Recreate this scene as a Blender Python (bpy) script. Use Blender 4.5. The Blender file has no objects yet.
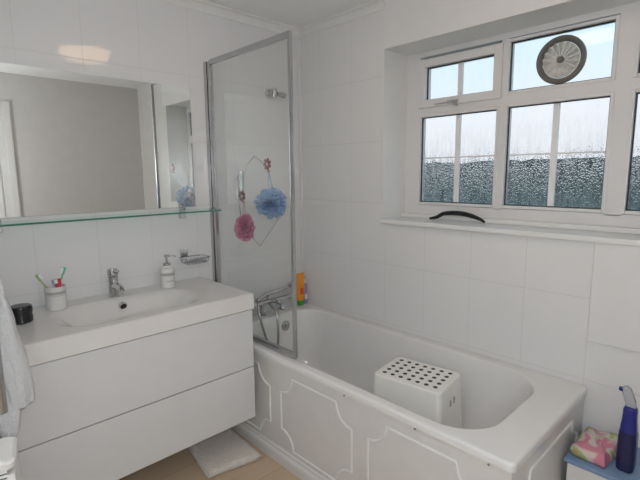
import bpy, bmesh, math, random
from mathutils import Vector, Matrix, noise
random.seed(7)
COL = bpy.context.scene.collection
PI = math.pi

# ------------------------------------------------------------------ materials
def new_mat(name):
    m = bpy.data.materials.new(name); m.use_nodes = True
    nt = m.node_tree; nt.nodes.clear()
    out = nt.nodes.new('ShaderNodeOutputMaterial')
    return m, nt, out

def pbr(name, col, rough=.5, metal=0., coat=0., noise_amt=.03, noise_scale=12., bump=0., bump_scale=60., trans=0., ior=1.5, sheen=0., emit=None, estr=0., spec=.5, sss=0.):
    m, nt, out = new_mat(name)
    b = nt.nodes.new('ShaderNodeBsdfPrincipled')
    nt.links.new(b.outputs[0], out.inputs[0])
    tc = nt.nodes.new('ShaderNodeTexCoord')
    n = nt.nodes.new('ShaderNodeTexNoise'); n.inputs['Scale'].default_value = noise_scale
    nt.links.new(tc.outputs['Object'], n.inputs['Vector'])
    r = nt.nodes.new('ShaderNodeValToRGB')
    c0 = [max(0, c*(1-noise_amt)) for c in col]; c1 = [min(1, c*(1+noise_amt)) for c in col]
    r.color_ramp.elements[0].position = .35; r.color_ramp.elements[1].position = .65
    r.color_ramp.elements[0].color = (*c0, 1); r.color_ramp.elements[1].color = (*c1, 1)
    nt.links.new(n.outputs['Fac'], r.inputs['Fac'])
    nt.links.new(r.outputs['Color'], b.inputs['Base Color'])
    b.inputs['Roughness'].default_value = rough; b.inputs['Metallic'].default_value = metal
    b.inputs['Coat Weight'].default_value = coat; b.inputs['Transmission Weight'].default_value = trans
    b.inputs['IOR'].default_value = ior; b.inputs['Sheen Weight'].default_value = sheen
    b.inputs['Specular IOR Level'].default_value = spec
    b.inputs['Subsurface Weight'].default_value = sss
    if sss: b.inputs['Subsurface Radius'].default_value = (.02, .02, .02)
    if emit: b.inputs['Emission Color'].default_value = (*emit, 1); b.inputs['Emission Strength'].default_value = estr
    if bump:
        n2 = nt.nodes.new('ShaderNodeTexNoise'); n2.inputs['Scale'].default_value = bump_scale
        nt.links.new(tc.outputs['Object'], n2.inputs['Vector'])
        bp = nt.nodes.new('ShaderNodeBump'); bp.inputs['Strength'].default_value = bump; bp.inputs['Distance'].default_value = .004
        nt.links.new(n2.outputs['Fac'], bp.inputs['Height']); nt.links.new(bp.outputs[0], b.inputs['Normal'])
    return m

def tile_mat(name, axis, off_h, off_v, col=(.74, .74, .74)):
    """glossy white wall tiles 250 x 330 mm, grout from world position"""
    m, nt, out = new_mat(name)
    N = nt.nodes.new; L = nt.links.new
    g = N('ShaderNodeNewGeometry'); s = N('ShaderNodeSeparateXYZ'); L(g.outputs['Position'], s.inputs[0])
    def line(sock, off, size, w):
        a = N('ShaderNodeMath'); a.operation = 'ADD'; L(sock, a.inputs[0]); a.inputs[1].default_value = off + size*200
        md = N('ShaderNodeMath'); md.operation = 'PINGPONG'; L(a.outputs[0], md.inputs[0]); md.inputs[1].default_value = size/2
        # pingpong gives distance to the nearest multiple of size
        mr = N('ShaderNodeMapRange'); mr.interpolation_type = 'SMOOTHSTEP'
        mr.inputs['From Min'].default_value = w*.5; mr.inputs['From Max'].default_value = w*1.6
        L(md.outputs[0], mr.inputs['Value']); return mr.outputs[0]
    h = line(s.outputs[axis], off_h, .25, .0009); v = line(s.outputs['Z'], off_v, .33, .0012)
    mn = N('ShaderNodeMath'); mn.operation = 'MINIMUM'; L(h, mn.inputs[0]); L(v, mn.inputs[1])
    mix = N('ShaderNodeMix'); mix.data_type = 'RGBA'
    mix.inputs['A'].default_value = (.64, .63, .62, 1); mix.inputs['B'].default_value = (*col, 1)
    L(mn.outputs[0], mix.inputs['Factor'])
    b = N('ShaderNodeBsdfPrincipled'); L(mix.outputs['Result'], b.inputs['Base Color'])
    rr = N('ShaderNodeMapRange'); rr.inputs['To Min'].default_value = .55; rr.inputs['To Max'].default_value = .05
    L(mn.outputs[0], rr.inputs['Value']); L(rr.outputs[0], b.inputs['Roughness'])
    nz = N('ShaderNodeTexNoise'); nz.inputs['Scale'].default_value = 4.5; nz.inputs['Detail'].default_value = 2
    L(g.outputs['Position'], nz.inputs['Vector'])
    bp0 = N('ShaderNodeBump'); bp0.inputs['Strength'].default_value = .35; bp0.inputs['Distance'].default_value = .004
    L(nz.outputs['Fac'], bp0.inputs['Height'])
    bp = N('ShaderNodeBump'); bp.inputs['Strength'].default_value = .35; bp.inputs['Distance'].default_value = .0015
    L(mn.outputs[0], bp.inputs['Height']); L(bp0.outputs[0], bp.inputs['Normal']); L(bp.outputs[0], b.inputs['Normal'])
    L(b.outputs[0], out.inputs[0])
    return m

def clear_glass(name, tint=(.97, .98, .98), refl=1.0, rough=.01):
    m, nt, out = new_mat(name); N = nt.nodes.new; L = nt.links.new
    t = N('ShaderNodeBsdfTransparent'); t.inputs[0].default_value = (*tint, 1)
    g = N('ShaderNodeBsdfGlossy'); g.inputs['Roughness'].default_value = rough
    g.inputs['Color'].default_value = (refl, refl, refl, 1)
    f0 = N('ShaderNodeFresnel'); f0.inputs['IOR'].default_value = 1.45
    gb = N('ShaderNodeNewGeometry'); fb = N('ShaderNodeMath'); fb.operation = 'SUBTRACT'; fb.inputs[0].default_value = 1; L(gb.outputs['Backfacing'], fb.inputs[1])
    f = N('ShaderNodeMath'); f.operation = 'MULTIPLY'; L(f0.outputs[0], f.inputs[0]); L(fb.outputs[0], f.inputs[1])
    mx = N('ShaderNodeMixShader'); L(f.outputs[0], mx.inputs[0]); L(t.outputs[0], mx.inputs[1]); L(g.outputs[0], mx.inputs[2])
    L(mx.outputs[0], out.inputs[0]); return m

def wet_glass(name):
    """window glass with condensation: fine droplets, dense and fogged below, sparse above"""
    m, nt, out = new_mat(name); N = nt.nodes.new; L = nt.links.new
    geo = N('ShaderNodeNewGeometry'); s = N('ShaderNodeSeparateXYZ'); L(geo.outputs['Position'], s.inputs[0])
    t = N('ShaderNodeBsdfTransparent'); t.inputs[0].default_value = (.95, .955, .955, 1)
    g = N('ShaderNodeBsdfGlossy'); g.inputs['Roughness'].default_value = .02
    f0 = N('ShaderNodeFresnel'); f0.inputs['IOR'].default_value = 1.45
    gb = N('ShaderNodeNewGeometry'); fb = N('ShaderNodeMath'); fb.operation = 'SUBTRACT'; fb.inputs[0].default_value = 1; L(gb.outputs['Backfacing'], fb.inputs[1])
    f = N('ShaderNodeMath'); f.operation = 'MULTIPLY'; L(f0.outputs[0], f.inputs[0]); L(fb.outputs[0], f.inputs[1])
    mx = N('ShaderNodeMixShader'); L(f.outputs[0], mx.inputs[0]); L(t.outputs[0], mx.inputs[1]); L(g.outputs[0], mx.inputs[2])
    # droplets
    vo = N('ShaderNodeTexVoronoi'); vo.inputs['Scale'].default_value = 130
    L(geo.outputs['Position'], vo.inputs['Vector'])
    mp = N('ShaderNodeVectorMath'); mp.operation = 'MULTIPLY'; mp.inputs[1].default_value = (60, 60, 14)
    L(geo.outputs['Position'], mp.inputs[0])
    st = N('ShaderNodeTexNoise'); st.inputs['Scale'].default_value = 1.0; st.inputs['Detail'].default_value = 3
    L(mp.outputs[0], st.inputs['Vector'])
    hgt = N('ShaderNodeMapRange'); hgt.inputs['From Min'].default_value = 1.50; hgt.inputs['From Max'].default_value = 1.38
    hgt.inputs['To Min'].default_value = .12; hgt.inputs['To Max'].default_value = 1.0
    L(s.outputs['Z'], hgt.inputs['Value'])
    a = N('ShaderNodeMath'); a.operation = 'MULTIPLY'; L(st.outputs['Fac'], a.inputs[0]); L(hgt.outputs[0], a.inputs[1])
    thr = N('ShaderNodeMapRange'); thr.inputs['From Min'].default_value = .0; thr.inputs['From Max'].default_value = .5
    thr.inputs['To Min'].default_value = .02; thr.inputs['To Max'].default_value = .62
    L(a.outputs[0], thr.inputs['Value'])
    lt = N('ShaderNodeMath'); lt.operation = 'LESS_THAN'; L(vo.outputs['Distance'], lt.inputs[0]); L(thr.outputs[0], lt.inputs[1])
    bp = N('ShaderNodeBump'); bp.inputs['Strength'].default_value = 1.0; bp.inputs['Distance'].default_value = .003; bp.invert = True
    L(vo.outputs['Distance'], bp.inputs['Height'])
    rf = N('ShaderNodeBsdfRefraction'); rf.inputs['IOR'].default_value = 1.3; rf.inputs['Roughness'].default_value = .06
    rf.inputs['Color'].default_value = (.84, .84, .83, 1)
    L(bp.outputs[0], rf.inputs['Normal'])
    m2 = N('ShaderNodeMixShader'); L(mx.outputs[0], m2.inputs[1]); L(rf.outputs[0], m2.inputs[2])
    k = N('ShaderNodeMath'); k.operation = 'MULTIPLY'; L(lt.outputs[0], k.inputs[0]); k.inputs[1].default_value = .75
    L(k.outputs[0], m2.inputs[0])
    # thin fog of condensation
    tr = N('ShaderNodeBsdfTranslucent'); tr.inputs[0].default_value = (.64, .66, .66, 1)
    fog = N('ShaderNodeMapRange'); fog.inputs['From Min'].default_value = 1.62; fog.inputs['From Max'].default_value = 1.20
    fog.inputs['To Min'].default_value = .02; fog.inputs['To Max'].default_value = .20
    L(s.outputs['Z'], fog.inputs['Value'])
    fm = N('ShaderNodeMath'); fm.operation = 'MULTIPLY'; L(fog.outputs[0], fm.inputs[0])
    sn = N('ShaderNodeMapRange'); sn.inputs['From Min'].default_value = .3; sn.inputs['From Max'].default_value = .7
    sn.inputs['To Min'].default_value = .4; sn.inputs['To Max'].default_value = 1.6; L(st.outputs['Fac'], sn.inputs['Value'])
    L(sn.outputs[0], fm.inputs[1])
    m3 = N('ShaderNodeMixShader'); L(fm.outputs[0], m3.inputs[0]); L(m2.outputs[0], m3.inputs[1]); L(tr.outputs[0], m3.inputs[2])
    L(m3.outputs[0], out.inputs[0]); return m

def wood_floor(name):
    m, nt, out = new_mat(name); N = nt.nodes.new; L = nt.links.new
    g = N('ShaderNodeNewGeometry')
    mp = N('ShaderNodeMapping'); mp.inputs['Scale'].default_value = (1, 1, 1); L(g.outputs['Position'], mp.inputs[0])
    br = N('ShaderNodeTexBrick'); br.inputs['Scale'].default_value = 1; br.inputs['Brick Width'].default_value = 1.2
    br.inputs['Row Height'].default_value = .16; br.inputs['Mortar Size'].default_value = .0012
    br.inputs['Color1'].default_value = (.56, .43, .30, 1); br.inputs['Color2'].default_value = (.66, .52, .38, 1)
    br.inputs['Mortar'].default_value = (.35, .25, .16, 1); L(mp.outputs[0], br.inputs['Vector'])
    v = N('ShaderNodeVectorMath'); v.operation = 'MULTIPLY'; v.inputs[1].default_value = (3, 40, 1); L(g.outputs['Position'], v.inputs[0])
    n = N('ShaderNodeTexNoise'); n.inputs['Scale'].default_value = 1.2; n.inputs['Detail'].default_value = 5; L(v.outputs[0], n.inputs['Vector'])
    mx = N('ShaderNodeMix'); mx.data_type = 'RGBA'; mx.blend_type = 'MULTIPLY'; mx.inputs['Factor'].default_value = .35
    r = N('ShaderNodeValToRGB'); r.color_ramp.elements[0].color = (.65, .6, .55, 1); r.color_ramp.elements[1].color = (1, 1, 1, 1)
    L(n.outputs['Fac'], r.inputs[0]); L(br.outputs['Color'], mx.inputs['A']); L(r.outputs[0], mx.inputs['B'])
    b = N('ShaderNodeBsdfPrincipled'); b.inputs['Roughness'].default_value = .4; L(mx.outputs['Result'], b.inputs['Base Color'])
    L(b.outputs[0], out.inputs[0]); return m

def pattern_pack(name):
    """plastic wrap printed pink, white and green"""
    m, nt, out = new_mat(name); N = nt.nodes.new; L = nt.links.new
    tc = N('ShaderNodeTexCoord')
    n = N('ShaderNodeTexNoise'); n.inputs['Scale'].default_value = 13; n.inputs['Detail'].default_value = 1.5; n.inputs['Distortion'].default_value = .6
    L(tc.outputs['Object'], n.inputs['Vector'])
    r = N('ShaderNodeValToRGB'); e = r.color_ramp.elements; r.color_ramp.interpolation = 'EASE'
    e[0].position = .0; e[0].color = (.50, .10, .20, 1); e[1].position = 1; e[1].color = (.28, .42, .12, 1)
    for p, c in ((.40, (.62, .24, .32, 1)), (.47, (.68, .52, .52, 1)), (.52, (.62, .60, .52, 1)), (.57, (.36, .50, .20, 1)), (.66, (.55, .26, .18, 1))):
        x = e.new(p); x.color = c
    L(n.outputs['Fac'], r.inputs[0])
    b = N('ShaderNodeBsdfPrincipled'); b.inputs['Roughness'].default_value = .2; L(r.outputs[0], b.inputs['Base Color'])
    n2 = N('ShaderNodeTexNoise'); n2.inputs['Scale'].default_value = 30; L(tc.outputs['Object'], n2.inputs['Vector'])
    bp = N('ShaderNodeBump'); bp.inputs['Strength'].default_value = .5; bp.inputs['Distance'].default_value = .006; L(n2.outputs['Fac'], bp.inputs['Height']); L(bp.outputs[0], b.inputs['Normal'])
    L(b.outputs[0], out.inputs[0]); return m

def terry(name, col, scale=260, strength=.8):
    m, nt, out = new_mat(name); N = nt.nodes.new; L = nt.links.new
    tc = N('ShaderNodeTexCoord')
    v = N('ShaderNodeTexVoronoi'); v.inputs['Scale'].default_value = scale; L(tc.outputs['Object'], v.inputs['Vector'])
    n = N('ShaderNodeTexNoise'); n.inputs['Scale'].default_value = 35; n.inputs['Detail'].default_value = 4; L(tc.outputs['Object'], n.inputs['Vector'])
    ad = N('ShaderNodeMath'); ad.operation = 'ADD'; L(v.outputs['Distance'], ad.inputs[0]); L(n.outputs['Fac'], ad.inputs[1])
    bp = N('ShaderNodeBump'); bp.inputs['Strength'].default_value = strength; bp.inputs['Distance'].default_value = .004; L(ad.outputs[0], bp.inputs['Height'])
    b = N('ShaderNodeBsdfPrincipled'); b.inputs['Base Color'].default_value = (*col, 1); b.inputs['Roughness'].default_value = .95
    b.inputs['Sheen Weight'].default_value = .3; b.inputs['Specular IOR Level'].default_value = .1
    L(bp.outputs[0], b.inputs['Normal']); L(b.outputs[0], out.inputs[0]); return m

def net_mat(name, col):
    """shower puff netting: diffuse plus translucent plus a little see-through"""
    m, nt, out = new_mat(name); N = nt.nodes.new; L = nt.links.new
    d = N('ShaderNodeBsdfDiffuse'); d.inputs[0].default_value = (*col, 1)
    t = N('ShaderNodeBsdfTranslucent'); t.inputs[0].default_value = (*col, 1)
    tr = N('ShaderNodeBsdfTransparent')
    a = N('ShaderNodeMixShader'); a.inputs[0].default_value = .4; L(d.outputs[0], a.inputs[1]); L(t.outputs[0], a.inputs[2])
    b = N('ShaderNodeMixShader'); b.inputs[0].default_value = .35; L(a.outputs[0], b.inputs[1]); L(tr.outputs[0], b.inputs[2])
    L(b.outputs[0], out.inputs[0]); return m

M = dict(
    tileA=tile_mat('tile_mirror_wall', 'X', 0.0, -.88, (.77, .77, .78)), tileB=tile_mat('tile_window_wall', 'Y', .18, -.88, (.80, .80, .80)),
    paint=pbr('white_paint', (.78, .78, .78), .55, noise_amt=.01), ceil=pbr('ceiling_paint', (.93, .93, .93), .8, noise_amt=.01),
    wallC=pbr('grey_beige_paint', (.70, .69, .67), .75, noise_amt=.015), gloss=pbr('gloss_white', (.80, .80, .79), .28, noise_amt=.01),
    upvc=pbr('window_plastic', (.77, .76, .76), .3, noise_amt=.015, noise_scale=5), lacq=pbr('lacquer_white', (.68, .685, .70), .16, noise_amt=.01),
    ceramic=pbr('ceramic_white', (.74, .725, .715), .13, noise_amt=.008), bath=pbr('bath_acrylic', (.80, .795, .79), .13, noise_amt=.01),
    panel=pbr('bath_panel_plastic', (.73, .72, .705), .3, noise_amt=.015), chrome=pbr('chrome', (.60, .60, .61), .08, metal=1, noise_amt=.02),
    alu=pbr('polished_aluminium', (.50, .50, .51), .22, metal=1, noise_amt=.03), mirror=pbr('mirror_silver', (.83, .84, .83), .003, metal=1, noise_amt=0),
    screen=clear_glass('screen_glass', (.955, .965, .96)), edge=pbr('green_glass_edge', (.10, .30, .24), .1, noise_amt=.05, trans=.3),
    shelf=clear_glass('shelf_glass', (.80, .90, .87)), acrylic=clear_glass('bevelled_acrylic', (.985, .99, .99)),
    wet=wet_glass('wet_window_glass'), black=pbr('black_plastic', (.015, .015, .017), .25), rubber=pbr('black_gasket', (.02, .022, .03), .5),
    stool=pbr('stool_plastic', (.90, .89, .85), .35, noise_amt=.01), floor=wood_floor('wood_floor'),
    towel=terry('towel_terry', (.66, .67, .69)), mat=terry('mat_chenille', (.74, .69, .64), 70, 1.0),
    blue=net_mat('net_blue', (.50, .68, .95)), pink=net_mat('net_pink', (.92, .42, .62)), red=pbr('flower_red', (.17, .004, .035), .6),
    white=pbr('white_plastic', (.8, .8, .8), .35), orange=pbr('orange_plastic', (.85, .33, .04), .3), green=pbr('green_plastic', (.05, .33, .06), .3),
    purple=pbr('purple_label', (.30, .27, .50), .35), mint=pbr('mint_plastic', (.10, .55, .32), .3), olive=pbr('olive_plastic', (.35, .50, .20), .3),
    redp=pbr('red_plastic', (.60, .04, .08), .3), steel=pbr('blue_grey_plastic', (.30, .40, .50), .3),
    cobalt=pbr('cobalt_plastic', (.012, .018, .22), .12, coat=.3), navy=pbr('navy_label', (.015, .018, .08), .25), smoke=pbr('clear_trigger', (.70, .72, .78), .15, trans=.6),
    shelfblue=pbr('blue_top', (.22, .33, .52), .4), pack=pattern_pack('printed_wrap'), teal=pbr('teal_plastic', (.08, .55, .55), .3),
    grey=pbr('grey_band', (.42, .41, .42), .3), ventd=pbr('vent_dark', (.17, .16, .14), .4), ventc=pbr('vent_rotor', (.80, .77, .73), .3, metal=.15, noise_amt=.18, noise_scale=40),
    lamp=pbr('lamp_glass', (.9, .7, .5), .4, emit=(1.0, .64, .38), estr=7.5), hedge=pbr('hedge_leaves', (.035, .055, .045), .9, noise_amt=.7, noise_scale=3.),
    lawn=pbr('lawn', (.06, .08, .04), .95, noise_amt=.5), silver_print=pbr('silver_print', (.5, .5, .52), .3, metal=.6), pale=pbr('pale_bar', (.88, .89, .90), .4),
    brass=pbr('knob_metal', (.5, .48, .45), .25, metal=1),
)

# ------------------------------------------------------------------ mesh helpers
def finish(name, bm, mat, parent=None, smooth=True, angle=38):
    me = bpy.data.meshes.new(name); bmesh.ops.recalc_face_normals(bm, faces=bm.faces[:])
    bm.to_mesh(me); bm.free()
    me.materials.append(mat)
    if smooth:
        me.polygons.foreach_set('use_smooth', [True]*len(me.polygons))
        try: me.set_sharp_from_angle(angle=math.radians(angle))
        except Exception: pass
    o = bpy.data.objects.new(name, me); COL.objects.link(o)
    if smooth:
        wn = o.modifiers.new('weighted', 'WEIGHTED_NORMAL'); wn.keep_sharp = True
    if parent: o.parent = parent
    return o

def fix_origin(o, base=None):
    """move a top-level mesh's origin to the centre of its base"""
    vs = [v.co for v in o.data.vertices]
    c = Vector(((min(v.x for v in vs)+max(v.x for v in vs))/2, (min(v.y for v in vs)+max(v.y for v in vs))/2, min(v.z for v in vs)))
    for v in o.data.vertices: v.co -= c
    o.location = c
    return o

def box(bm, x0, x1, y0, y1, z0, z1, bev=0., seg=2, mat=None):
    vs = [bm.verts.new((x, y, z)) for z in (z0, z1) for y in (y0, y1) for x in (x0, x1)]
    idx = [(0, 1, 3, 2), (4, 6, 7, 5), (0, 4, 5, 1), (2, 3, 7, 6), (0, 2, 6, 4), (1, 5, 7, 3)]
    fs = [bm.faces.new([vs[i] for i in f]) for f in idx]
    if bev:
        es = list({e for f in fs for e in f.edges})
        bmesh.ops.bevel(bm, geom=es, offset=bev, segments=seg, affect='EDGES', profile=.6)
    return vs

def obox(name, x0, x1, y0, y1, z0, z1, mat, parent=None, bev=0., seg=2):
    bm = bmesh.new(); box(bm, min(x0, x1), max(x0, x1), min(y0, y1), max(y0, y1), min(z0, z1), max(z0, z1), bev, seg)
    return finish(name, bm, mat, parent)

def tube(bm, pts, r, n=12, closed=False, caps=True):
    """swept tube; r a number or a list"""
    pts = [Vector(p) for p in pts]; N = len(pts)
    rs = r if isinstance(r, (list, tuple)) else [r]*N
    rings = []; up = None
    for i, p in enumerate(pts):
        a = pts[(i-1) % N] if (closed or i > 0) else p; b = pts[(i+1) % N] if (closed or i < N-1) else p
        t = (b-a).normalized()
        if up is None:
            up = Vector((0, 0, 1)) if abs(t.z) < .9 else Vector((1, 0, 0))
        s = t.cross(up).normalized(); up = s.cross(t).normalized()
        rings.append([bm.verts.new(p + (s*math.cos(k*2*PI/n) + up*math.sin(k*2*PI/n))*rs[i]) for k in range(n)])
    for i in range(N if closed else N-1):
        A, B = rings[i], rings[(i+1) % N]
        for k in range(n): bm.faces.new((A[k], A[(k+1) % n], B[(k+1) % n], B[k]))
    if caps and not closed:
        bm.faces.new(rings[0][::-1]); bm.faces.new(rings[-1])

def lathe(bm, prof, c=(0, 0, 0), n=32, axis='Z', sx=1., sy=1.):
    """prof list of (r, h)"""
    c = Vector(c); rings = []
    def P(r, h, a):
        x, y = r*math.cos(a)*sx, r*math.sin(a)*sy
        return c + (Vector((x, y, h)) if axis == 'Z' else Vector((x, -h, y)) if axis == 'Y' else Vector((h, x, y)))
    for r, h in prof:
        if r < 1e-6: rings.append([bm.verts.new(P(0, h, 0))])
        else: rings.append([bm.verts.new(P(r, h, k*2*PI/n)) for k in range(n)])
    for A, B in zip(rings, rings[1:]):
        if len(A) == 1 and len(B) == 1: continue
        for k in range(n):
            k2 = (k+1) % n
            if len(A) == 1: bm.faces.new((A[0], B[k2], B[k]))
            elif len(B) == 1: bm.faces.new((A[k], A[k2], B[0]))
            else: bm.faces.new((A[k], A[k2], B[k2], B[k]))
    for R, flip in ((rings[0], True), (rings[-1], False)):
        if len(R) > 1: bm.faces.new(R[::-1] if flip else R)

def rrect(x0, x1, y0, y1, r, z, nc=8, ns=8):
    r = min(r, (x1-x0)/2-1e-4, (y1-y0)/2-1e-4); out = []
    cs = [(x1-r, y1-r, 0), (x0+r, y1-r, PI/2), (x0+r, y0+r, PI), (x1-r, y0+r, 3*PI/2)]
    for i, (cx, cy, a0) in enumerate(cs):
        arc = [Vector((cx+r*math.cos(a0+k*PI/2/nc), cy+r*math.sin(a0+k*PI/2/nc), z)) for k in range(nc+1)]
        out += arc
        ncx, ncy, na = cs[(i+1) % 4]
        nx = Vector((ncx+r*math.cos(na), ncy+r*math.sin(na), z))
        out += [arc[-1].lerp(nx, k/ns) for k in range(1, ns)]
    return out

def loft(bm, rings, cap0=False, cap1=True):
    R = [[bm.verts.new(p) for p in ring] for ring in rings]; n = len(R[0])
    for A, B in zip(R, R[1:]):
        for k in range(n): bm.faces.new((A[k], A[(k+1) % n], B[(k+1) % n], B[k]))
    if cap0: bm.faces.new(R[0][::-1])
    if cap1: bm.faces.new(R[-1])
    return R

def prism(bm, pts2, plane, d0, d1):
    """extrude a 2D polygon; plane 'YZ' -> (x=d, y, z), 'XZ' -> (x, y=d, z), 'XY'"""
    f = {'YZ': lambda p, d: (d, p[0], p[1]), 'XZ': lambda p, d: (p[0], d, p[1]), 'XY': lambda p, d: (p[0], p[1], d)}[plane]
    A = [bm.verts.new(f(p, d0)) for p in pts2]; B = [bm.verts.new(f(p, d1)) for p in pts2]; n = len(A)
    bm.faces.new(A[::-1]); bm.faces.new(B)
    for k in range(n): bm.faces.new((A[k], A[(k+1) % n], B[(k+1) % n], B[k]))

def tag(o, label, cat, group=None):
    o['label'] = label; o['category'] = cat
    if group: o['group'] = group
    return o
def struct(o, label=None, cat=None):
    o['kind'] = 'structure'
    if label: o['label'] = label
    if cat: o['category'] = cat
    return o
def root(name, loc, label=None, cat=None, group=None, rz=0.):
    o = bpy.data.objects.new(name, None); o.empty_display_size = .05; COL.objects.link(o)
    o.location = loc; o.rotation_euler = (0, 0, rz)
    if label: tag(o, label, cat, group)
    return o
def part(name, bm, mat, parent, label=None, angle=38, local=False):
    """bm is written in world coordinates unless local"""
    if not local:
        inv = Matrix.LocRotScale(parent_world(parent)[0], parent_world(parent)[1], None).inverted()
        bm.transform(inv)
    o = finish(name, bm, mat, parent, angle=angle)
    if label: o['label'] = label
    return o
def parent_world(p):
    loc = Vector(p.location); rot = p.rotation_euler.to_quaternion(); q = p.parent
    while q:
        r2 = q.rotation_euler.to_quaternion(); loc = Vector(q.location) + r2 @ loc; rot = r2 @ rot; q = q.parent
    return loc, rot

# ------------------------------------------------------------------ the room
CEIL = 2.238
XL, YB = -2.5, -2.50
REC0, REC1, RD = -.667, -1.86, .19        # window recess left, right, depth
SILL, HEAD = 1.127, 2.002
struct(obox('floor', XL-.1, .1, YB-.1, .1, -.06, 0, M['floor']), 'pale wood plank floor', 'floor')
struct(obox('ceiling', XL-.1, .3, YB-.1, .1, CEIL, CEIL+.08, M['ceil']), 'flat off-white ceiling', 'ceiling')
struct(obox('wall_back', XL-.1, .0, 0, .1, 0, CEIL, M['tileA']), 'white tiled wall behind the mirror', 'wall')
bm = bmesh.new()
T = .28
box(bm, 0, T, REC0, .1, 0, CEIL); box(bm, 0, T, REC1, REC0, 0, SILL-.022)
box(bm, 0, T, -1.93, REC1, 0, CEIL); box(bm, 0, T, REC1, REC0, HEAD, CEIL)
struct(finish('wall_right', bm, M['tileB'], smooth=False), 'white tiled wall holding the window', 'wall')
struct(obox('wall_right', 0, T, YB-.1, -1.93, 0, CEIL, M['wallC']), 'plain grey end of the window wall seen in the mirror', 'wall')
struct(obox('wall_front', XL-.1, .0, YB-.1, YB, 0, CEIL, M['wallC']), 'plain grey wall seen in the mirror', 'wall')
bm = bmesh.new(); box(bm, XL-.1, XL, YB, 0, 0, CEIL); box(bm, XL, -1.84, -.58, 0, 0, CEIL)
struct(finish('wall_left', bm, M['paint'], smooth=False), 'white side wall with a projecting nib', 'wall')
# painted plaster above, beside and below the window, slightly proud of the tiles
P = .012
bm = bmesh.new()
box(bm, -P, 0, -1.93, REC0, HEAD, CEIL, .002); box(bm, -P, 0, -1.93, -1.684, .715, SILL-.022, .003)
struct(finish('trim_1', bm, M['paint']), 'painted plaster panels above and beside the window', 'trim')
bm = bmesh.new()
box(bm, -P, RD, REC0-.003, REC0+.001, SILL, HEAD); box(bm, -P, RD, REC1-.001, REC1+.003, SILL, HEAD); box(bm, -P+.001, RD+.01, REC1, REC0, HEAD-.003, HEAD+.001)
struct(finish('trim_2', bm, M['gloss']), 'white lining of the window recess', 'trim')
struct(obox('trim_3', -.022, RD, REC1-.03, REC0+.004, SILL-.022, SILL, M['gloss'], bev=.005), 'white window board', 'window sill')
# upstand of the window board, a stepped strip under the frame
struct(obox('trim_4', RD-.035, RD, REC1, REC0, SILL, SILL+.022, M['gloss'], bev=.004), 'stepped strip under the window frame', 'trim')
# coving
def cove(name, a, b, inward, s=.042):
    a, b = Vector(a), Vector(b); inward = Vector(inward); bm = bmesh.new(); rows = []
    prof = [(0, 0), (0, -s)] + [(s*(1-math.cos(t*PI/12))*1.0+.002, -s*math.cos(t*PI/12)*.0-s*(1-math.sin(t*PI/12))) for t in range(0, 7)] + [(s, 0)]
    prof = [(0, 0), (0, -s), (.006, -s), (.010, -s*.78), (.018, -s*.5), (.028, -s*.26), (s-.006, -.010), (s, -.006), (s, 0)]
    for p in (a, b): rows.append([bm.verts.new(p + inward*u + Vector((0, 0, v))) for u, v in prof])
    n = len(prof)
    for k in range(n): bm.faces.new((rows[0][k], rows[0][(k+1) % n], rows[1][(k+1) % n], rows[1][k]))
    bm.faces.new(rows[0]); bm.faces.new(rows[1][::-1])
    return finish(name, bm, M['gloss'])
struct(cove('trim_5', (XL, 0, CEIL), (0, 0, CEIL), (0, -1, 0)), 'white coving above the mirror wall', 'trim')
struct(cove('trim_6', (0, 0, CEIL), (0, REC0, CEIL), (-1, 0, 0)), 'white coving above the window wall', 'trim')
# slim white corner bead between the tiled walls
struct(obox('trim_7', -.012, 0, -.012, 0, .53, CEIL-.04, M['gloss'], bev=.004), 'white sealant bead in the tiled corner', 'trim')
# door in the opposite wall (seen in the mirror)
d = root('door_1', (-1.43, YB, 0)); struct(d, 'white panelled door in the grey wall', 'door')
bm = bmesh.new(); box(bm, -1.83, -1.16, YB, YB+.010, .005, 1.93, .004)
for z0, z1 in ((.15, .80), (.95, 1.80)):
    for xa, xb in ((-1.75, -1.50), (-1.45, -1.22)): box(bm, xa, xb, YB+.010, YB+.014, z0, z1, .005)
part('door_leaf', bm, M['gloss'], d)
bm = bmesh.new(); box(bm, -1.16, -1.105, YB, YB+.014, 0, 2.0, .004); box(bm, -1.90, -1.83, YB, YB+.014, 0, 2.0, .004); box(bm, -1.83, -1.16, YB, YB+.014, 1.93, 2.0, .004)
part('door_frame', bm, M['gloss'], d)
bm = bmesh.new(); tube(bm, [(-1.20, YB+.01, 1.0), (-1.20, YB+.075, 1.0), (-1.31, YB+.08, 1.0)], .009, 10); part('door_handle', bm, M['chrome'], d)

# ------------------------------------------------------------------ window
w = root('window_1', (RD, (REC0+REC1)/2, SILL)); struct(w, 'white plastic window of three lights with small panes above', 'window')
X0, X1 = RD, RD+.06
panes = [(-.790, -1.163, 1.752, 1.917), (-1.232, -1.642, 1.738, 1.955), (-.765, -1.182, 1.214, 1.664), (-1.234, -1.645, 1.214, 1.668), (-1.728, -1.815, 1.214, 1.668), (-1.728, -1.815, 1.738, 1.955)]
bm = bmesh.new()
box(bm, X0, X1, REC0-.088, REC0, SILL, HEAD-.002, .004); box(bm, X0, X1, REC1, REC1+.040, SILL, HEAD-.002, .004)
box(bm, X0, X1, REC1+.035, REC0-.08, SILL, SILL+.072, .004); box(bm, X0, X1, REC1+.035, REC0-.08, 1.972, HEAD-.002, .004)
box(bm, X0, X1, -1.222, -1.192, SILL+.06, 1.98, .004); box(bm, X0, X1, -1.718, -1.655, SILL+.06, 1.98, .004)
box(bm, X0+.001, X1-.001, REC1+.035, REC0-.08, 1.678, 1.728, .004)
part('window_frame', bm, M['upvc'], w)
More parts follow.
